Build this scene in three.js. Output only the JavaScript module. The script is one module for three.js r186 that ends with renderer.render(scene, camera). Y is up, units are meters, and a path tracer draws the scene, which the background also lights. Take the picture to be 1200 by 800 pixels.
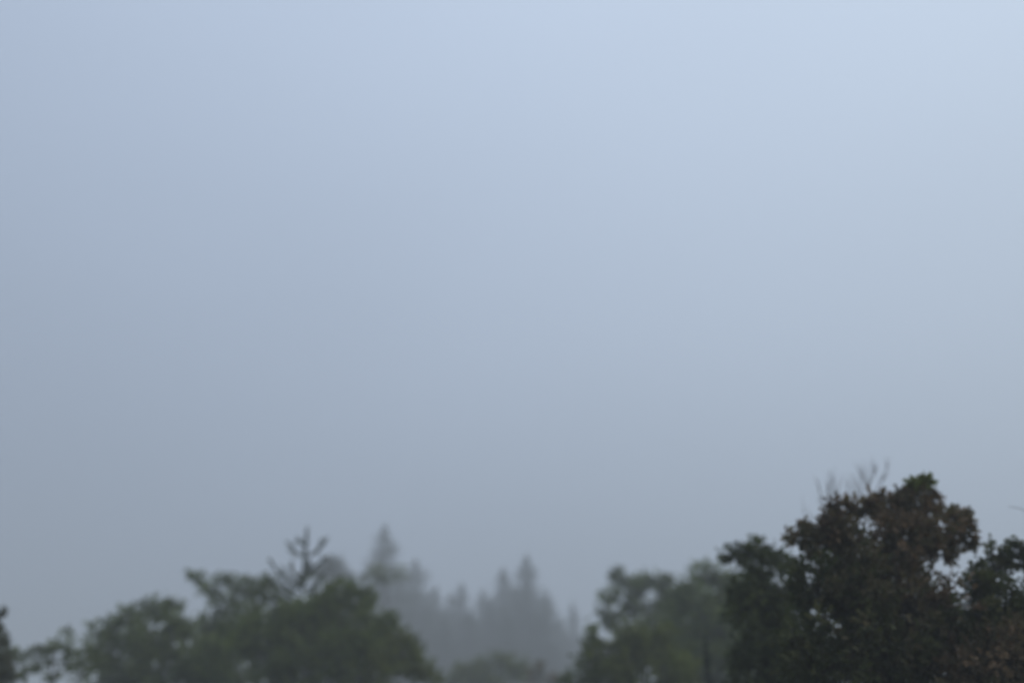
import * as THREE from 'three';
import { mergeGeometries } from 'three/addons/utils/BufferGeometryUtils.js';
import { ImprovedNoise } from 'three/addons/math/ImprovedNoise.js';

// ---------------------------------------------------------------- camera, sky, sun, exposure
const scene = new THREE.Scene();
const camera = new THREE.PerspectiveCamera(40, 1024 / 682, 0.1, 3000);
camera.position.set(0, 1.6, 0);
camera.rotation.set(THREE.MathUtils.degToRad(24.5), 0, 0);
camera.focus = 6.5;               // the lens hunted in the fog and stayed focused close by
camera.userData.fStop = 0.40;
scene.add(camera);

const renderer = new THREE.WebGLRenderer({ antialias: true });
renderer.setSize(1024, 682);
renderer.toneMapping = THREE.LinearToneMapping;
renderer.toneMappingExposure = 1;
renderer.shadowMap.enabled = true;

const noise = new ImprovedNoise();
const sunDir = new THREE.Vector3(0.80, 0.52, 0.32).normalize();
{ // a closed, foggy sky: brighter overhead and softly towards the veiled sun
  const W = 512, H = 256, px = new Float32Array(W * H * 4), d = new THREE.Vector3();
  for (let j = 0; j < H; j++) for (let i = 0; i < W; i++) {
    const el = ((j + 0.5) / H - 0.5) * Math.PI, az = ((i + 0.5) / W - 0.5) * 2 * Math.PI;
    d.set(Math.cos(el) * Math.cos(az), Math.sin(el), Math.cos(el) * Math.sin(az));
    const up = Math.max(0, d.y), t = Math.pow(up, 0.8), s = d.dot(sunDir);
    const cl = noise.noise(d.x * 2.3 + 4, d.y * 5.2 + 1.5, d.z * 2.3) * 0.025 + noise.noise(d.x * 5 + 9, d.y * 11, d.z * 5 + 3) * 0.012;
    const g = (1.06 + 0.46 * s + cl);
    const o = (j * W + i) * 4;
    px[o] = SKY(0, t) * g * (1 + 0.03 * s); px[o + 1] = SKY(1, t) * g * (1 - 0.004 * s); px[o + 2] = SKY(2, t) * g * (1 - 0.085 * s); px[o + 3] = 1;
  }
  function SKY(c, t) { return [0.310, 0.368, 0.446][c] * (1 - t) + [0.59, 0.71, 0.91][c] * t; }
  const sky = new THREE.DataTexture(px, W, H, THREE.RGBAFormat, THREE.FloatType);
  sky.mapping = THREE.EquirectangularReflectionMapping; sky.magFilter = THREE.LinearFilter; sky.needsUpdate = true;
  scene.background = sky; scene.environment = sky;
}
const sun = new THREE.DirectionalLight(0xfff6ea, 1.5);
sun.position.copy(sunDir).multiplyScalar(200); sun.castShadow = true; sun.shadow.radius = 60;
sun.shadow.mapSize.set(2048, 2048);
Object.assign(sun.shadow.camera, { left: -160, right: 160, top: 160, bottom: -160, near: 1, far: 500 });
scene.add(sun, sun.target);
scene.fog = new THREE.FogExp2(0xd4d9db, 0.0048);   // the morning fog

// ---------------------------------------------------------------- helpers
function rng(seed) { let a = seed >>> 0; return () => { a = (a + 0x6D2B79F5) | 0; let t = Math.imul(a ^ (a >>> 15), 1 | a); t = (t + Math.imul(t ^ (t >>> 7), 61 | t)) ^ t; return ((t ^ (t >>> 14)) >>> 0) / 4294967296; }; }
const V = (x, y, z) => new THREE.Vector3(x, y, z);
const taken = {};
function numbered(n) { const k = taken[n] = (taken[n] ?? -1) + 1; return k ? n + '_' + String(k).padStart(3, '0') : n; }
function thing(name, label, category, x, z, group) {
  const o = new THREE.Group(); o.name = numbered(name); o.position.set(x, 0, z);
  o.userData = { label, category }; if (group) o.userData.group = group;
  scene.add(o); return o;
}
function part(name, geometry, material, parent, kind) {
  const m = new THREE.Mesh(geometry, material); m.name = name; m.castShadow = m.receiveShadow = true;
  if (kind) m.userData.kind = kind;
  parent.add(m); return m;
}
// a tapered tube through points; uv in metres
function limbGeo(pts, r0, r1, rad = 6, seg = 6) {
  const curve = new THREE.CatmullRomCurve3(pts), g = new THREE.TubeGeometry(curve, seg, 1, rad, false), p = g.attributes.position, uv = g.attributes.uv, c = V(), L = curve.getLength();
  for (let i = 0; i <= seg; i++) {
    curve.getPointAt(i / seg, c);
    const r = r0 + (r1 - r0) * Math.pow(i / seg, 0.8);
    for (let j = 0; j <= rad; j++) {
      const k = i * (rad + 1) + j;
      p.setXYZ(k, c.x + (p.getX(k) - c.x) * r, c.y + (p.getY(k) - c.y) * r, c.z + (p.getZ(k) - c.z) * r);
      uv.setXY(k, (j / rad) * 2 * Math.PI * r0, (i / seg) * L);
    }
  }
  g.computeVertexNormals(); return g;
}
function noiseMap(size, fn, srgb) {
  const a = new Uint8Array(size * size * 4);
  for (let j = 0; j < size; j++) for (let i = 0; i < size; i++) { const c = fn(i / size, j / size), o = (j * size + i) * 4; for (let k = 0; k < 3; k++) a[o + k] = Math.max(0, Math.min(255, c[k] * 255)); a[o + 3] = 255; }
  const t = new THREE.DataTexture(a, size, size); t.magFilter = THREE.LinearFilter; t.minFilter = THREE.LinearMipmapLinearFilter; t.generateMipmaps = true;
  t.wrapS = t.wrapT = THREE.RepeatWrapping; if (srgb) t.colorSpace = THREE.SRGBColorSpace; t.needsUpdate = true; return t;
}
const barkV = (u, v) => 0.5 + 0.3 * noise.noise(u * 24, v * 5, 1.3) + 0.2 * noise.noise(u * 60, v * 20, 7.7);
function bark(r, g, b) {
  const m = new THREE.MeshStandardMaterial({ roughness: 0.95, bumpScale: 0.015,
    map: noiseMap(128, (u, v) => { const k = 0.7 + 0.6 * barkV(u, v); return [r * k, g * k, b * k]; }, true), bumpMap: noiseMap(128, (u, v) => { const k = barkV(u, v); return [k, k, k]; }) });
  return m;
}
const M = {
  barkGrey: bark(0.30, 0.28, 0.26), barkDark: bark(0.22, 0.19, 0.17), barkMoss: bark(0.25, 0.27, 0.21),
  leaf: new THREE.MeshPhysicalMaterial({ roughness: 0.85, specularIntensity: 0.3, transmission: 0.5, thickness: 0, side: THREE.DoubleSide }),
  needle: new THREE.MeshPhysicalMaterial({ roughness: 0.9, specularIntensity: 0.3, side: THREE.DoubleSide }),
};

// ---------------------------------------------------------------- leaf and needle sprays (unit size)
function rawGeo(verts) {
  const g = new THREE.BufferGeometry(); g.setAttribute('position', new THREE.Float32BufferAttribute(verts, 3));
  g.computeVertexNormals(); return g;
}
const OVATE = [[0.20, 0.16], [0.30, 0.42], [0.20, 0.74]], MAPLE = [[0.16, 0.10], [0.42, 0.22], [0.24, 0.40], [0.46, 0.66], [0.16, 0.66]];
function leafVerts(out, m, shape) {
  const put = (x, y, z) => { const p = V(x, y, z).applyMatrix4(m); out.push(p.x, p.y, p.z); };
  for (const s of [-1, 1]) {
    const rim = [[0, 0], ...shape, [0, 1]];
    for (let i = 0; i < rim.length - 1; i++) {
      put(0, 0.45, -0.05);
      const a = rim[i], b = rim[i + 1], P = [a, b];
      for (const q of (s > 0 ? P : P.reverse())) put(q[0] * s, q[1], q[0] * 0.25 - q[1] * q[1] * 0.12);
    }
  }
}
function leafSpray(seed, shape, n, size) {
  const R = rng(seed), out = [], m = new THREE.Matrix4(), e = new THREE.Euler();
  for (let i = 0; i < n; i++) {
    const y = 0.1 + 0.9 * i / (n - 1 || 1), side = i === n - 1 ? 0 : (i % 2 ? 1 : -1);
    e.set((R() - 0.5) * 1.3, (R() - 0.5) * 1.6, -side * (0.7 + 0.5 * R()) + (R() - 0.5) * 0.3);
    const s = size * (0.75 + 0.5 * R());
    m.compose(V((R() - 0.5) * 0.06, y * 0.8, (R() - 0.5) * 0.1), new THREE.Quaternion().setFromEuler(e), V(s, s, s));
    leafVerts(out, m, shape);
  }
  return rawGeo(out);
}
const SPRAY = [leafSpray(3, OVATE, 7, 0.40), leafSpray(5, MAPLE, 6, 0.52), leafSpray(8, OVATE, 9, 0.34)];
function needleSpray(seed, n, len) {      // a shoot with needles on all sides
  const R = rng(seed), out = [];
  for (let i = 0; i < n; i++) {
    const y = i / n, a = i * 2.4 + R(), l = len * (0.7 + 0.5 * R()) * (1 - 0.35 * y), w = 0.016 + 0.01 * R();
    const d = V(Math.cos(a), 0.75, Math.sin(a)).normalize().multiplyScalar(l), sx = -Math.sin(a) * w, sz = Math.cos(a) * w;
    out.push(-sx, y, -sz, sx, y, sz, d.x, y + d.y, d.z);
    out.push(d.x * 0.4 - sx, y + d.y * 0.4, d.z * 0.4 - sz, d.x * 0.4, y + d.y * 0.4 + w * 2, d.z * 0.4, d.x * 1.05, y + d.y * 0.85, d.z * 1.05);
  }
  out.push(-0.012, 0, 0, 0.012, 0, 0, 0, 1, 0, 0, 0, -0.012, 0, 0, 0.012, 0, 1, 0);
  return rawGeo(out);
}
function branchSpray(seed) {              // a flat fan of hanging side shoots, as on a spruce bough
  const R = rng(seed), out = [];
  for (let k = 0; k < 13; k++) {
    const s = k % 2 ? 1 : -1, y = k / 13 * 0.85, l = 0.42 * (1 - 0.55 * y) * (0.8 + 0.5 * R()), a = 0.95 + 0.3 * R(), z = -0.14 * R();
    const tx = s * Math.sin(a) * l, ty = y + Math.cos(a) * l, w = 0.055;
    out.push(0, y, 0, 0, y + w * 1.6, 0, tx, ty, z - 0.1);
    out.push(tx * 0.35, y + (ty - y) * 0.35, z * 0.3, tx * 0.55, y + (ty - y) * 0.55 + w, z * 0.5, tx * 0.8, ty - 0.03, z - 0.2 - 0.12 * R());
    out.push(tx * 0.15, y, 0.02, tx * 0.45, y + 0.1, 0.05, tx * 0.7, ty + 0.06, 0.07);
  }
  out.push(-0.03, 0, 0, 0.03, 0, 0, 0, 1, -0.08, 0, 0, -0.03, 0, 0, 0.03, 0, 1, -0.08);
  return rawGeo(out);
}
const NEEDLE = needleSpray(11, 60, 0.3), BOUGH = [branchSpray(21), branchSpray(22)];
const X_ = new THREE.Matrix4(), Q_ = new THREE.Quaternion(), E_ = new THREE.Euler(), S_ = V(), UP = V(0, 1, 0);
function scatter(name, geometry, material, items, parent) {   // items: [position, quaternion, scale, colour]
  const m = new THREE.InstancedMesh(geometry, material, items.length); m.name = name; m.castShadow = m.receiveShadow = true; m.userData.kind = 'stuff';
  items.forEach(([p, q, s, c], i) => { m.setMatrixAt(i, X_.compose(p, q, S_.set(s, s, s))); m.setColorAt(i, c); });
  parent.add(m); return m;
}
const lin = (c) => new THREE.Color().setRGB(c[0], c[1], c[2]);

// ---------------------------------------------------------------- ground
{
  const soil = noiseMap(256, (u, v) => { const n = 0.5 + 0.35 * noise.noise(u * 16, v * 16, 2) + 0.3 * noise.noise(u * 60, v * 60, 5); return [0.16 + 0.14 * n, 0.20 + 0.16 * n, 0.10 + 0.08 * n]; }, true);
  soil.repeat.set(300, 300);
  const g = part('ground', new THREE.PlaneGeometry(900, 900), new THREE.MeshStandardMaterial({ map: soil, roughness: 1 }), scene);
  g.rotation.x = -Math.PI / 2; g.userData.kind = 'structure';
}

// ---------------------------------------------------------------- where the trees stand and how their crowns are made up
// lobes: [x, y, z, radius, tint] in metres from the foot of the tree
const PLAN = {
  maple: {k: 0.79,x: 4.12,z: -11.16,lobes: [[-0.06,3.96,0.0,0.43,0],[0.44,4.05,0.19,0.42,0],[0.89,4.09,0.0,0.31,0],[-0.28,4.23,0.0,0.25,0],[0.49,4.44,-0.19,0.23,0],[0.81,4.42,0.0,0.21,0],[0.78,4.58,0.0,0.12,0],[-0.66,4.04,0.12,0.16,3],[-0.82,4.12,0.12,0.07,0],[-0.65,4.21,0.06,0.06,0],[-0.56,3.91,0.0,0.14,3],[-0.22,4.53,0.0,0.07,0],[-0.09,4.45,0.0,0.09,0],[0.07,4.48,0.0,0.09,0],[0.18,4.47,0.12,0.09,0],[0.39,4.57,0.0,0.08,0],[0.56,4.55,0.0,0.09,0],[0.69,4.66,0.0,0.06,0],[0.79,4.73,0.0,0.04,1],[0.88,4.76,0.0,0.03,1],[0.97,4.79,0.0,0.03,1],[1.03,4.55,0.0,0.09,0],[1.14,4.4,0.0,0.09,0],[1.23,4.3,0.0,0.1,0],[1.35,4.38,0.0,0.06,0],[1.35,4.24,0.0,0.07,0],[1.35,4.08,0.0,0.06,0],[1.19,4.07,0.0,0.09,0],[1.03,3.95,0.0,0.12,0],[-0.26,3.36,0.31,0.56,3],[0.45,3.37,0.25,0.47,0],[0.8,3.29,0.06,0.26,0],[-0.7,3.45,0.37,0.33,2],[0.01,2.76,0.37,0.66,3],[0.67,2.68,0.31,0.49,0],[-0.73,2.66,0.43,0.54,2],[0.35,3.64,-0.74,0.53,0],[0.77,3.03,-0.74,0.62,2]]},
  darktree: {k: 0.95,x: 3.87,z: -14.8,lobes: [[-0.07,4.5,0.0,0.24,0],[-0.38,4.61,0.0,0.12,0],[-0.51,4.66,0.0,0.07,0],[-0.18,4.73,0.0,0.09,0],[0.03,4.77,0.0,0.11,0],[0.22,4.63,0.0,0.15,0],[0.38,4.57,0.0,0.11,0],[0.53,4.47,0.0,0.12,0],[0.19,4.1,0.22,0.44,0],[-0.16,3.99,0.22,0.29,0],[-0.41,4.16,0.0,0.11,0],[-0.36,3.81,0.0,0.18,0],[-0.03,3.33,0.37,0.48,0],[0.43,3.45,0.37,0.58,0],[0.2,2.79,0.44,0.68,0],[-0.32,2.79,0.44,0.44,0],[-0.45,3.12,0.3,0.21,0],[0.24,3.86,-0.74,0.63,0]]},
  edgetree: {k: 0.81,x: 5.65,z: -10.71,lobes: [[-0.19,3.68,0.0,0.15,0],[-0.17,3.86,0.0,0.08,0],[-0.04,3.8,0.0,0.07,0],[-0.37,3.64,0.0,0.07,0],[0.13,3.86,0.0,0.09,0],[0.2,3.93,0.0,0.06,0],[0.11,3.72,0.0,0.08,0],[-0.45,3.41,0.13,0.23,0],[-0.25,3.27,0.13,0.24,0],[-0.54,3.0,0.13,0.33,0],[0.05,3.08,0.19,0.3,0],[-0.39,2.63,0.32,0.49,1],[0.33,3.43,0.0,0.13,0],[0.54,3.53,0.0,0.33,0],[0.54,3.16,0.0,0.52,0],[0.05,2.42,0.25,0.49,1],[-0.85,2.5,0.38,0.34,1],[0.29,2.96,-0.63,0.5,0]],twig: [[0.34,3.43,0],[0.41,3.91,0],[0.38,4.23,0],[0.29,4.34,0],[0.13,4.37,0]]},
  oak: {k: 0.73,x: 6.57,z: -33.32,lobes: [[0.16,7.83,0.0,0.42,0],[0.75,7.36,0.0,0.71,0],[-0.37,6.87,0.39,0.76,0],[0.6,5.8,0.59,1.15,0],[-0.82,5.28,0.78,1.08,0],[0.08,4.29,0.78,1.34,0],[-0.99,6.38,0.0,0.47,0],[1.69,7.47,-0.98,0.77,0],[0.47,6.36,-1.47,1.22,0],[-0.92,4.24,0.39,0.96,0],[1.13,4.63,0.0,0.86,0]]},
  airy: {k: 0.67,x: 5.44,z: -42.3,lobes: [[-0.81,9.4,0.0,0.34,0],[-0.15,8.92,0.0,0.53,0],[0.5,9.1,0.0,0.38,0],[1.29,8.99,0.0,0.53,0],[-1.15,8.55,0.0,0.41,0],[-0.12,8.04,0.0,0.56,0],[1.44,7.99,-0.45,0.76,0],[0.61,7.04,0.45,0.73,0],[-0.9,7.46,0.0,0.48,0],[-1.56,7.67,0.0,0.26,0],[2.05,8.62,-0.9,0.61,0],[0.08,6.32,0.0,0.81,0],[1.53,5.97,0.0,1.1,0]]},
  hazel: {k: 0.5,x: 3.07,z: -26.52,lobes: [[0.81,4.6,0.0,0.51,0],[0.13,4.64,0.27,0.46,0],[-0.01,4.3,0.41,0.63,0],[-0.77,4.38,0.0,0.39,0],[-0.93,4.96,0.0,0.21,1],[-0.85,4.62,0.0,0.21,1],[-0.33,3.76,0.41,0.81,0],[1.0,3.88,0.27,0.81,0],[-1.25,3.79,0.0,0.36,1],[-1.71,3.69,0.0,0.18,1]]},
  mass: {k: 0.5,x: -4.9,z: -28.56,lobes: [[-0.18,6.29,0.0,0.43,0],[0.34,6.04,0.0,0.51,0],[-0.57,5.87,0.2,0.65,0],[0.94,5.27,0.34,0.74,0],[-1.3,5.34,0.34,0.84,0],[-2.46,5.1,0.34,0.94,0],[1.79,4.6,0.61,0.66,1],[0.11,4.52,0.68,1.09,0],[-1.34,4.02,0.68,1.08,0],[2.3,4.18,0.68,0.43,1],[1.1,3.78,0.88,0.85,1],[2.67,3.88,0.68,0.24,1],[-0.75,5.24,-0.82,1.16,0]]},
  spread: {k: 0.55,x: -9.69,z: -34.78,lobes: [[-1.75,7.89,0.0,0.25,0],[-2.06,8.11,0.0,0.13,0],[-1.24,7.62,0.0,0.4,0],[-0.64,7.74,0.0,0.25,0],[-0.08,7.56,0.0,0.43,0],[0.49,7.68,0.0,0.4,0],[0.92,7.74,0.0,0.22,0],[-0.71,6.86,0.0,0.55,0],[0.47,6.8,0.0,0.74,0],[1.36,7.07,0.0,0.37,0],[-1.05,6.17,0.3,0.54,0],[0.11,5.91,0.0,0.79,0],[-0.88,5.33,0.0,0.91,0],[-1.23,4.62,0.0,0.78,0],[0.25,4.76,0.0,0.9,0]]},
  round: {k: 0.53,x: -11.55,z: -30.96,lobes: [[-0.21,6.47,0.0,0.19,0],[0.19,6.2,0.0,0.38,0],[0.76,6.44,0.0,0.22,0],[-0.73,5.99,0.0,0.38,0],[-1.2,5.7,0.0,0.35,0],[-1.74,5.55,0.0,0.24,0],[-0.11,5.33,0.29,0.7,0],[-1.15,4.89,0.36,0.69,0],[0.9,5.4,0.29,0.7,0],[0.55,4.36,0.58,1.1,0],[2.18,4.49,0.58,0.94,0],[-0.71,4.07,0.58,0.78,0]]},
  sapling: {k: 0.52,x: -12.29,z: -27.3,lobes: [[-0.22,5.08,0.0,0.12,0],[-0.41,4.76,0.0,0.17,0],[0.07,4.6,0.0,0.21,0],[0.47,4.46,0.0,0.26,0],[-0.89,4.55,0.0,0.14,0],[-0.57,4.37,0.0,0.14,0],[0.36,4.08,0.0,0.28,0],[-1.15,3.97,0.0,0.16,0],[-0.86,4.15,0.0,0.12,0],[-0.34,3.93,0.0,0.14,0],[-0.1,4.24,0.0,0.14,0],[-1.4,4.46,0.0,0.14,0],[-1.11,4.44,0.0,0.12,0],[-1.6,4.51,0.0,0.12,0],[-0.65,4.64,0.0,0.12,0]]},
  leftedge: {k: 0.46,x: -11.39,z: -21.7,lobes: [[-0.22,4.6,0.0,0.11,0],[-0.11,4.77,0.0,0.06,0],[-0.24,4.35,0.0,0.17,0],[-0.03,4.42,0.0,0.1,0],[0.05,4.08,0.12,0.21,0],[-0.45,3.92,0.12,0.45,0],[0.27,3.64,0.25,0.26,0],[0.45,3.32,0.25,0.22,0],[-0.34,3.31,0.0,0.56,0]]},
  hazydome: {k: 0.87,x: -18.64,z: -104.0,lobes: [[-1.04,21.8,0.0,1.12,0],[-2.21,21.15,0.0,1.12,0],[0.15,20.88,0.0,1.12,0],[-0.6,18.5,0.0,2.22,0],[1.0,19.41,0.0,0.93,0]]},
  slim: {k: 0.93,x: -9.97,z: -77.5,lobes: [[-0.27,16.1,0.0,0.77,0],[-1.46,16.31,0.0,0.42,0],[0.85,16.03,0.0,0.56,0],[-1.99,15.83,0.0,0.28,0],[-0.79,15.55,0.0,0.42,0]]},
  yellow: {k: 0.81,x: -1.06,z: -61.6,lobes: [[0.42,7.75,0.0,0.64,0],[-0.91,7.35,0.0,0.74,0],[-1.84,6.67,0.33,0.95,0],[1.43,6.95,0.0,0.85,0],[-0.26,6.32,0.33,1.16,0],[-2.64,6.3,0.0,0.63,0]]},
  rust: {k: 0.78,x: 1.34,z: -55.65,lobes: [[0.2,6.79,0.0,0.34,0],[-0.28,6.34,0.0,0.43,0],[0.58,6.21,0.0,0.38,0],[1.29,5.98,0.0,0.33,0]]},
  bare: {x: 5.6,z: -16,twigs: [[[0.29,4.77,0],[0.47,5.35,0],[0.61,5.87,0],[0.65,6.22,0],[0.65,6.49,0]],[[0.6,5.79,0],[0.83,6.1,0],[0.97,6.32,0],[1.06,6.53,0]],[[0.3,4.84,0],[0.12,5.35,0],[0.1,5.79,0],[0.14,6.13,0],[0.22,6.32,0]],[[0.11,5.32,0],[-0.14,5.57,0],[-0.21,5.83,0],[-0.22,6.1,0],[-0.23,6.25,0]],[[0.0,5.05,0],[-0.35,5.35,0],[-0.51,5.57,0],[-0.55,5.73,0]],[[0.27,5.2,0],[0.28,5.64,0],[0.26,6.02,0],[0.32,6.22,0]],[[-0.14,5.57,0],[-0.08,5.83,0],[-0.06,6.16,0]],[[0.63,6.1,0],[0.77,6.32,0],[0.84,6.44,0]],[[0.58,5.64,0],[0.51,5.98,0],[0.48,6.16,0]],[[0.61,6.02,0],[0.57,6.25,0],[0.55,6.36,0]],[[0.09,5.64,0],[0.03,5.95,0],[0.05,6.22,0]],[[0.49,5.47,0],[0.37,5.76,0],[0.37,6.04,0],[0.43,6.25,0]],[[0.37,5.05,0],[0.72,5.42,0],[0.97,5.72,0],[1.14,6.02,0]]]},
  antenna: {x: -6.65,z: -31,top: [-0.19,8.75,0],branches: [[[-0.2,7.96,0],[-0.47,8.09,0],[-0.75,8.4,0]],[[-0.11,7.93,0],[0.2,8.1,0.1],[0.35,8.27,0.1],[0.48,8.47,0.1]],[[-0.2,8.29,0],[-0.33,8.4,0],[-0.42,8.52,0]],[[-0.18,7.4,0],[-0.32,7.31,0.2],[-0.45,7.45,0.3],[-0.52,7.62,0.3]],[[-0.14,6.72,0],[-0.64,6.96,0],[-0.95,7.35,0],[-1.31,7.82,0]],[[-0.12,6.53,0],[-0.46,6.67,0.3],[-0.84,6.89,0.4],[-1.18,7.2,0.5]],[[-0.1,6.32,0],[-0.45,6.45,0],[-0.73,6.56,0],[-0.96,6.67,0]],[[-0.12,7.4,0],[0.19,7.5,0.2],[0.41,7.7,0.3],[0.56,7.84,0.3]],[[-0.1,6.91,0],[0.23,6.94,0.3],[0.47,7.09,0.5],[0.59,7.33,0.5]],[[-0.06,6.42,0],[0.27,6.46,0.3],[0.55,6.63,0.4],[0.73,6.88,0.5]],[[-0.13,7.51,0],[0.03,7.54,0.4],[0.11,7.67,0.6]],[[-0.09,7.07,0],[-0.13,7.09,0.5],[-0.18,7.16,0.7]],[[-0.1,7.18,0],[-0.08,7.38,-0.5],[-0.05,7.66,-0.8]],[[-0.02,5.97,0],[-0.46,6.17,0.3],[-0.86,6.24,0.5]],[[-0.01,5.89,0],[0.54,6.19,0.3],[1.09,6.5,0.5]],[[-0.1,6.91,0],[-0.53,7.18,-0.6],[-0.86,7.36,-1]],[[-0.14,7.04,0],[-0.38,7.06,0.2],[-0.63,7.26,0.3],[-0.79,7.51,0.3]],[[-0.06,6.69,0],[0.11,6.91,-0.3],[0.19,7.19,-0.5]]]},
  spruces: {list: [[-21.8,-160.16,39.8,0.486],[-17.7,-174.45999999999998,36.9,0.612],[-14.6,-183.04,33.6,0.432],[-9.4,-177.32,33.1,0.468],[-12.7,-194.48,34.2,0.468],[-5.8,-191.62,34.4,0.486],[-1.7,-174.45999999999998,35.3,0.486],[2.6,-165.88,35.9,0.486],[6.5,-183.04,32.6,0.45],[12.4,-197.34,32.6,0.36],[10.2,-205.92,31.2,0.45],[15.3,-200.2,27.6,0.54],[-20.9,-180.17999999999998,34.7,0.486],[-26.0,-171.6,30.4,0.504],[-3.9,-168.73999999999998,29.0,0.54],[0.8,-185.9,34.4,0.504],[-14.5,-163.01999999999998,27.2,0.54],[-7.1,-160.16,25.6,0.54],[4.2,-160.16,25.4,0.504],[-29.6,-180.17999999999998,30.1,0.54],[-10.7,-151.57999999999998,23.4,0.54],[-16.7,-154.44,24.7,0.54],[16.5,-188.76,23.9,0.54],[-0.7,-151.57999999999998,23.4,0.54]]},
  young: {x: 3.95,z: -20,h: 4.03},
};

// ---------------------------------------------------------------- broadleaf trees
function broadleaf(plan, o) {
  const R = rng(o.seed), t = thing(o.name, o.label, 'tree', plan.x, plan.z, o.group);
  const pk = plan.k, SZ = (o.size ?? 0.3) * pk * 0.8; o = { ...o, clump: o.clump * pk, trunk: o.trunk * pk };
  const lobes = plan.lobes, top = Math.max(...lobes.map((l) => l[1] + l[3])), low = Math.min(...lobes.map((l) => l[1]));
  const cx = lobes.reduce((s, l) => s + l[0] * l[3], 0) / lobes.reduce((s, l) => s + l[3], 0);
  const crownY = low + (top - low) * 0.62, tr = o.trunk ?? top * 0.018;
  const tp = [V(0, -0.05, 0), V(cx * 0.1 + (R() - 0.5) * 0.2, low * 0.45, (R() - 0.5) * 0.2), V(cx * 0.55, low, (R() - 0.5) * 0.4), V(cx, crownY, 0)];
  const tc = new THREE.CatmullRomCurve3(tp);
  const flare = limbGeo([V(0, -0.05, 0), V(0, 0.25, 0), V(tp[1].x * 0.3, low * 0.15, tp[1].z * 0.3)], tr * 1.5, tr * 0.98, 10, 6);
  part('trunk', mergeGeometries([limbGeo(tp, tr, tr * 0.3, 10, 14), flare]), o.bark, t);
  const items = [], clumpR = o.clump * 0.78;
  for (const [lx, ly, lz, lr, tint] of lobes) {
    const geos = [], c = V(lx, ly, lz), s = Math.min(0.97, Math.max(0.25, (ly - Math.hypot(lx - cx, lz) * 0.7 - low * 0.3) / crownY * 0.85));
    // a small outer lobe grows out of the nearest larger one, a large one out of the trunk
    const big = lobes.filter((l) => l[3] > 1.3 * lr).sort((p, q) => c.distanceToSquared(V(p[0], p[1], p[2])) - c.distanceToSquared(V(q[0], q[1], q[2])))[0];
    const a = big && c.distanceTo(V(big[0], big[1], big[2])) < (big[3] + lr) * 1.8 ? V(big[0], big[1] - 0.2 * big[3], big[2]) : tc.getPointAt(s), mid = a.clone().lerp(c, 0.5); mid.y -= 0.12 * a.distanceTo(c); mid.x += (R() - 0.5) * 0.15 * a.distanceTo(c);
    const br = Math.max(0.007, Math.min(tr * 0.5, lr * 0.055 + 0.008)), lc = new THREE.CatmullRomCurve3([a, mid, c]);
    geos.push(limbGeo([a, mid, c], br, br * 0.35, 6, 7));
    const ir = Math.max(lr * 0.4, lr - 0.45 * clumpR - 0.3 * SZ);
    const n = Math.max(4, Math.round((o.density ?? 1) * 4 * Math.pow(lr / clumpR, 2)));
    const cols = (o.colours[tint] ?? o.colours[0]).map(lin);
    for (let k = 0; k < n; k++) {
      const w = V(R() * 2 - 1, R() * 2 - 1, R() * 2 - 1); if (w.lengthSq() > 1 || w.lengthSq() < 0.02) { k--; continue; }
      const rough = 1 + 0.55 * noise.noise(w.x / w.length() * 1.7 + lx * 3, w.y / w.length() * 1.7 + ly * 3, w.z / w.length() * 1.7 + lz), stray = R() < 0.1;
      w.setLength((stray ? 1.0 + 0.45 * R() : Math.pow(w.length(), 0.8) * (0.6 + 0.6 * R())) * rough); if (stray) w.y = Math.abs(w.y) * 0.6 + w.y * 0.4 + 0.15;
      const p = V(lx + w.x * ir, ly + w.y * ir * 0.95, lz + w.z * ir);
      const b = lc.getPointAt(Math.min(1, 0.55 + 0.45 * R())), m2 = b.clone().lerp(p, 0.55); m2.y -= 0.1 * b.distanceTo(p); m2.x += (R() - 0.5) * 0.2 * lr;
      geos.push(limbGeo([b, m2, p], Math.max(0.004, br * 0.3), 0.002, 4, 3));
      const out = p.clone().sub(c).normalize(), cr = Math.min(clumpR, lr * 0.6) * (0.6 + 0.8 * R()), ns = Math.round((stray ? 0.4 : 0.85) * (o.sprays ?? 11) * (0.6 + 0.8 * R()) * Math.min(1, 0.4 + lr / clumpR * 0.5));
      const tone = R(), lift = 0.6 + 0.75 * R();
      for (let i = 0; i < ns; i++) {
        const d = V(R() * 2 - 1, R() * 2 - 1, R() * 2 - 1); d.setLength((R() + R() * R() * 0.9) * cr);
        const q = p.clone().add(d); q.y += 0.1 * cr;
        const dir = out.clone().multiplyScalar(0.7).add(d.multiplyScalar(0.8 / cr)).add(V((R() - 0.5), 0.35 - R() * 0.75, (R() - 0.5))).normalize();
        Q_.setFromUnitVectors(UP, dir).multiply(new THREE.Quaternion().setFromAxisAngle(UP, R() * 6.283));
        const ci = Math.min(cols.length - 1, Math.floor((tone * 0.75 + R() * 0.25) * cols.length)), col = cols[ci].clone().multiplyScalar(lift * (0.8 + 0.4 * R()));
        items.push([q, Q_.clone(), SZ * (0.75 + 0.5 * R()), col]);
      }
    }
    part('limb', mergeGeometries(geos), o.bark, t);
  }
  if (plan.twig) part('dead_twig', limbGeo(plan.twig.map((q) => V(...q)), 0.012, 0.003, 5, 10), o.bark, t);
  scatter('crown', SPRAY[o.spray ?? 0], M.leaf, items, t);
  count += items.length;
  return t;
}
let count = 0;

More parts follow.
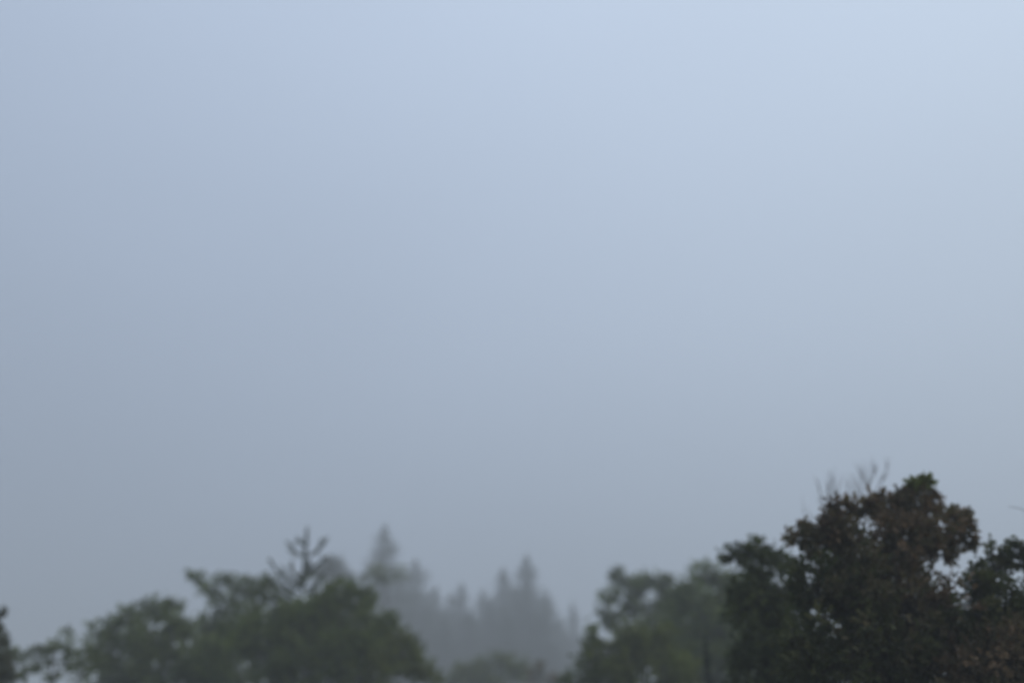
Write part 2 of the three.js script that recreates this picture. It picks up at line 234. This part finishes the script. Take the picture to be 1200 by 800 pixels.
const GREEN = [[0.112, 0.148, 0.034], [0.126, 0.162, 0.038], [0.140, 0.174, 0.042], [0.092, 0.122, 0.030]];
const OLIVE = [[0.130, 0.152, 0.032], [0.148, 0.170, 0.036], [0.110, 0.132, 0.030]];
const FRESH = [[0.140, 0.168, 0.034], [0.158, 0.180, 0.038], [0.124, 0.146, 0.032]];
const MID = [[0.070, 0.088, 0.026], [0.084, 0.100, 0.030], [0.058, 0.072, 0.024]];
const DARK = [[0.054, 0.066, 0.022], [0.066, 0.076, 0.026], [0.080, 0.080, 0.030]];
const BROWN = [[0.162, 0.108, 0.062], [0.180, 0.124, 0.074], [0.136, 0.106, 0.054], [0.152, 0.122, 0.068], [0.112, 0.100, 0.046]];
const MIXED = [[0.096, 0.092, 0.040], [0.124, 0.104, 0.054], [0.078, 0.086, 0.034], [0.090, 0.100, 0.038]];
const SHOOT = [[0.150, 0.176, 0.046], [0.136, 0.156, 0.044]];
const RUST = [[0.170, 0.108, 0.046], [0.138, 0.108, 0.042], [0.108, 0.110, 0.040]];

broadleaf(PLAN.maple, { name: 'broadleaf_tree', label: 'largest, brown-leaved broadleaf tree with a green shoot at its tip', seed: 101, colours: [BROWN, SHOOT, DARK, MIXED], bark: M.barkDark, clump: 0.16, size: 0.135, spray: 1, sprays: 18, trunk: 0.13, density: 0.52 });
broadleaf(PLAN.darktree, { name: 'broadleaf_tree', label: 'dark green dense tree leaning against the brown-leaved tree, beside the paler tree', seed: 102, colours: [MID], bark: M.barkDark, clump: 0.19, size: 0.16, sprays: 18, trunk: 0.12, density: 0.8 });
broadleaf(PLAN.edgetree, { name: 'broadleaf_tree', label: 'dark tree with sky gaps and brownish lower leaves, beyond the notch beside the brown tree', seed: 103, colours: [DARK, BROWN], bark: M.barkDark, clump: 0.16, size: 0.15, sprays: 16, trunk: 0.12, density: 0.8 });
broadleaf(PLAN.oak, { name: 'broadleaf_tree', label: 'rounded mid green tree between the hazy airy tree and the dark trees', seed: 104, colours: [GREEN], bark: M.barkGrey, clump: 0.57, size: 0.41, spray: 2, sprays: 24, trunk: 0.30 });
broadleaf(PLAN.airy, { name: 'broadleaf_tree', label: 'hazy grey-green tree with small sky holes through its open crown', seed: 105, colours: [GREEN], bark: M.barkGrey, clump: 0.57, size: 0.44, sprays: 16, trunk: 0.27, density: 1.35 });
broadleaf(PLAN.hazel, { name: 'broadleaf_tree', label: 'low olive green tree under the hazy open-crowned tree', seed: 106, colours: [OLIVE, GREEN], bark: M.barkGrey, clump: 0.57, size: 0.41, sprays: 21, trunk: 0.22 });
broadleaf(PLAN.mass, { name: 'broadleaf_tree', label: 'broad green tree mass in front of the sparse conifer, sloping down towards the far conifers', seed: 107, colours: [GREEN, OLIVE], bark: M.barkGrey, clump: 0.62, size: 0.46, spray: 2, sprays: 24, trunk: 0.38 });
broadleaf(PLAN.spread, { name: 'broadleaf_tree', label: 'open-crowned green tree with a raised limb tip, beside the sparse conifer', seed: 108, colours: [GREEN], bark: M.barkMoss, clump: 0.57, size: 0.44, sprays: 19, trunk: 0.30, density: 0.72 });
broadleaf(PLAN.round, { name: 'broadleaf_tree', label: 'rounded green tree stepping down towards the small thin tree', seed: 109, colours: [GREEN], bark: M.barkGrey, clump: 0.57, size: 0.44, spray: 2, sprays: 22, trunk: 0.32, density: 1.05 });
broadleaf(PLAN.sapling, { name: 'broadleaf_tree', label: 'small thin green tree with bright fog showing through it', seed: 110, colours: [GREEN], bark: M.barkGrey, clump: 0.41, size: 0.37, sprays: 14, trunk: 0.12, density: 0.7 });
broadleaf(PLAN.leftedge, { name: 'broadleaf_tree', label: 'dark green treetop beyond the small thin tree', seed: 111, colours: [DARK], bark: M.barkGrey, clump: 0.46, size: 0.39, sprays: 21, trunk: 0.23 });
broadleaf(PLAN.hazydome, { name: 'broadleaf_tree', label: 'faint grey domed treetop in fog behind the sparse conifer', seed: 112, colours: [DARK], bark: M.barkGrey, clump: 0.98, size: 0.70, spray: 2, sprays: 26, trunk: 0.45, density: 1 });
broadleaf(PLAN.slim, { name: 'broadleaf_tree', label: 'slender green treetop in front of the tallest far conifer', seed: 113, colours: [OLIVE], bark: M.barkGrey, clump: 0.68, size: 0.48, sprays: 16, trunk: 0.11, density: 0.7 });
broadleaf(PLAN.yellow, { name: 'broadleaf_tree', label: 'low yellowish green tree in front of the foggy row of conifers', seed: 114, colours: [FRESH], bark: M.barkGrey, clump: 0.68, size: 0.48, spray: 2, sprays: 22, trunk: 0.24 });
broadleaf(PLAN.rust, { name: 'broadleaf_tree', label: 'small rusty brown tree beside the low yellowish green tree', seed: 115, colours: [RUST], bark: M.barkGrey, clump: 0.54, size: 0.41, sprays: 16, trunk: 0.14, density: 0.8 });

// ---------------------------------------------------------------- the bare tree behind the brown one
{
  const P = PLAN.bare, t = thing('bare_tree', 'leafless tree with thin upright twigs rising behind the brown-leaved tree', 'tree', P.x, P.z), R = rng(31);
  const first = V(...P.twigs[0][0]);
  part('trunk', mergeGeometries([limbGeo([V(0, -0.05, 0), V(0.08, 1.2, 0.05), V(first.x * 0.6, first.y * 0.6, 0.1), first], 0.13, 0.045, 8, 12), limbGeo([V(0, -0.05, 0), V(0.01, 0.2, 0), V(0.03, 0.5, 0.02)], 0.2, 0.125, 8, 4)]), M.barkGrey, t);
  for (const tw of P.twigs) {
    const pts = tw.map((q) => V(q[0], q[1], q[2] + (R() - 0.5) * 0.05)), c = new THREE.CatmullRomCurve3(pts), geos = [limbGeo(pts, 0.012, 0.003, 5, 8)];
    for (let k = 0; k < 12; k++) {
      const s = 0.25 + 0.65 * R(), a = c.getPointAt(s), d = c.getTangentAt(s).add(V((R() - 0.5) * 1.3, 0.2, (R() - 0.5) * 1.3)).normalize(), l = 0.08 + 0.2 * R();
      geos.push(limbGeo([a, a.clone().addScaledVector(d, l * 0.5), a.clone().addScaledVector(d, l).add(V(0, 0.06, 0))], 0.005, 0.0015, 4, 3));
    }
    part('branch', mergeGeometries(geos), M.barkGrey, t);
  }
}

// ---------------------------------------------------------------- the sparse conifer
function needled(curve, from, items, R, cols, size, step) {
  const L = curve.getLength(), n = Math.max(3, Math.round(L * (1 - from) / step));
  for (let i = 0; i <= n; i++) {
    const s = Math.min(1, from + (1 - from) * i / n), p = curve.getPointAt(s), d = curve.getTangentAt(s).add(V((R() - 0.5) * 0.7, (R() - 0.5) * 0.7, (R() - 0.5) * 0.7)).normalize();
    Q_.setFromUnitVectors(UP, d).multiply(new THREE.Quaternion().setFromAxisAngle(UP, R() * 6.283));
    items.push([p.clone().addScaledVector(d, -size * 0.3), Q_.clone(), size * (0.8 + 0.4 * R()), cols[Math.floor(R() * cols.length)].clone().multiplyScalar(0.8 + 0.4 * R())]);
  }
}
const MOSSY = [[0.070, 0.092, 0.030], [0.086, 0.110, 0.034], [0.058, 0.080, 0.028]].map(lin);
const NEEDLES = [[0.026, 0.040, 0.020], [0.034, 0.050, 0.024], [0.044, 0.060, 0.026]].map(lin);
{
  const P = PLAN.antenna, t = thing('sparse_conifer', 'sparse conifer with a few upswept branches standing above the green trees', 'tree', P.x, P.z), R = rng(77);
  const top = V(...P.top), tp = [V(0, -0.05, 0), V(top.x * 0.3, top.y * 0.4, 0), V(top.x * 0.8, top.y * 0.8, 0), top];
  part('trunk', mergeGeometries([limbGeo(tp, 0.11, 0.01, 8, 14)]), M.barkMoss, t);
  const tc = new THREE.CatmullRomCurve3(tp), lead = [];
  needled(tc, 0.78, lead, R, MOSSY, 0.26, 0.035);
  scatter('needles', NEEDLE, M.needle, lead, t);
  for (const b of P.branches) {
    const pts = b.map((q) => V(...q)), c = new THREE.CatmullRomCurve3(pts), items = [], geos = [limbGeo(pts, 0.02, 0.005, 5, 6)];
    needled(c, 0.1, items, R, MOSSY, 0.2, 0.035);
    for (let k = 0; k < 6; k++) {
      const s = 0.15 + 0.75 * (k + R()) / 6, p0 = c.getPointAt(s), d = c.getTangentAt(s).add(V((R() - 0.5) * 1.8, (R() - 0.65) * 1.2, (R() - 0.5) * 1.8)).normalize(), l = (0.1 + 0.2 * R()) * (1.15 - s * 0.6);
      const sp = [p0, p0.clone().addScaledVector(d, l * 0.5), p0.clone().addScaledVector(d, l).add(V(0, (R() - 0.6) * 0.08, 0))];
      geos.push(limbGeo(sp, 0.007, 0.003, 4, 3)); needled(new THREE.CatmullRomCurve3(sp), 0.2, items, R, MOSSY, 0.15, 0.05);
    }
    const br = part('branch', mergeGeometries(geos), M.barkMoss, t);
    scatter('needles', NEEDLE, M.needle, items, br);
  }
  // the fuller lower branches behind the broadleaf crowns
  const low = [], geos = [];
  for (let k = 0; k < 46; k++) {
    const y = top.y * (0.22 + 0.5 * k / 46), a = k * 2.4 + R() * 0.5, l = (0.5 + 0.6 * (1 - k / 46)) * (0.8 + 0.4 * R()), p0 = tc.getPointAt(y / top.y);
    const pts = [p0, p0.clone().add(V(Math.cos(a) * l * 0.6, 0.05, Math.sin(a) * l * 0.6)), p0.clone().add(V(Math.cos(a) * l, 0.28 * l, Math.sin(a) * l))];
    geos.push(limbGeo(pts, 0.025, 0.005, 5, 4)); needled(new THREE.CatmullRomCurve3(pts), 0.2, low, R, MOSSY, 0.34, 0.09);
  }
  const m = part('lower_branches', mergeGeometries(geos), M.barkMoss, t, 'stuff');
  scatter('needles', NEEDLE, M.needle, low, m);
}

// ---------------------------------------------------------------- spruces
function spruce(name, label, x, z, h, k, seed, group, cols = NEEDLES) {
  const R = rng(seed), t = thing(name, label, 'tree', x, z, group), geos = [], items = [];
  const lean = (R() - 0.5) * 0.012 * h, tp = [V(0, -0.05, 0), V(lean * 0.3, h * 0.5, 0), V(lean, h, 0)];
  part('trunk', limbGeo(tp, h * 0.013 + 0.02, 0.01, 8, 10), M.barkDark, t);
  const tc = new THREE.CatmullRomCurve3(tp), rows = Math.round(20 + h * 1.5), size = h < 8 ? h * 0.05 : 0.4 + h * 0.026;
  const fat = (s) => Math.min(h * 0.22, k * h * (1 - s)) * (0.88 + 0.07 * Math.sin(s * 31 + seed)) + 0.012 * h;
  for (let i = 0; i < rows; i++) {
    const s = 0.12 + 0.87 * (i + R() * 0.5) / rows, p0 = tc.getPointAt(s), n = 5 + Math.floor(R() * 3), a0 = R() * 6.28;
    for (let j = 0; j < n; j++) {
      if (R() < 0.06) continue;
      const a = a0 + j / n * 6.283 + (R() - 0.5) * 0.5, l = fat(s) * (0.7 + 0.45 * R()), droop = (s > 0.85 ? 0.45 : s > 0.6 ? 0.05 : -0.22) * l;
      const pts = [p0, p0.clone().add(V(Math.cos(a) * l * 0.5, droop * 0.3 + 0.02 * l, Math.sin(a) * l * 0.5)), p0.clone().add(V(Math.cos(a) * l, droop + 0.06 * l, Math.sin(a) * l))];
      const c = new THREE.CatmullRomCurve3(pts); geos.push(limbGeo(pts, 0.01 + l * 0.012, 0.004, 4, 3));
      const m = Math.max(2, Math.round(l / size * 2.2));
      for (let q = 0; q < m; q++) {
        const u = (q + 0.6) / m, p = c.getPointAt(Math.min(1, u)), d = c.getTangentAt(Math.min(1, u)).add(V((R() - 0.5) * 0.9, (R() - 0.6) * 0.4, (R() - 0.5) * 0.9)).normalize();
        Q_.setFromUnitVectors(UP, d).multiply(new THREE.Quaternion().setFromAxisAngle(UP, R() * 6.283));
        items.push([p.addScaledVector(d, -size * 0.5), Q_.clone(), size * (0.75 + 0.5 * R()) * (1 - 0.45 * s * s), cols[Math.floor(R() * cols.length)].clone().multiplyScalar(0.8 + 0.4 * R())]);
      }
    }
  }
  Q_.identity(); items.push([tc.getPointAt(0.985), Q_.clone(), size * 0.8, cols[0]]);
  part('branches', mergeGeometries(geos), M.barkDark, t, 'stuff');
  scatter('needles', BOUGH[seed % 2], M.needle, items, t);
  count += items.length;
}
const rowLabel = 'spruce in the foggy row of far conifers';
PLAN.spruces.list.forEach(([x, z, h, k], i) => {
  const label = { 0: 'tallest pointed spruce in the fog, behind the slender green treetop', 1: 'blunt broad-topped spruce beside the tallest far spruce', 7: 'tall narrow spruce in fog with a shorter one close beside it', 6: 'spruce in fog close beside the tall narrow one, slightly shorter', 3: 'short pointed spruce in the dip between the two tall groups of far conifers', 8: 'lower spruce on the outer flank of the tall narrow one', 12: 'spruce standing between the tallest pointed one and the blunt-topped one', 11: 'faint low spruce at the open end of the foggy row', 9: 'faint thin lone spruce in fog beside the open-crowned tree' }[i] ?? rowLabel;
  spruce('spruce_tree', label, x, z, h, k, 200 + i * 7, 'far conifers in the fog');
});
spruce('young_spruce', 'slim dark young conifer tip in front of the rounded mid green tree', PLAN.young.x, PLAN.young.z, PLAN.young.h, 0.075, 400, null, [[0.030, 0.042, 0.020], [0.038, 0.050, 0.022]].map(lin));
renderer.render(scene, camera);
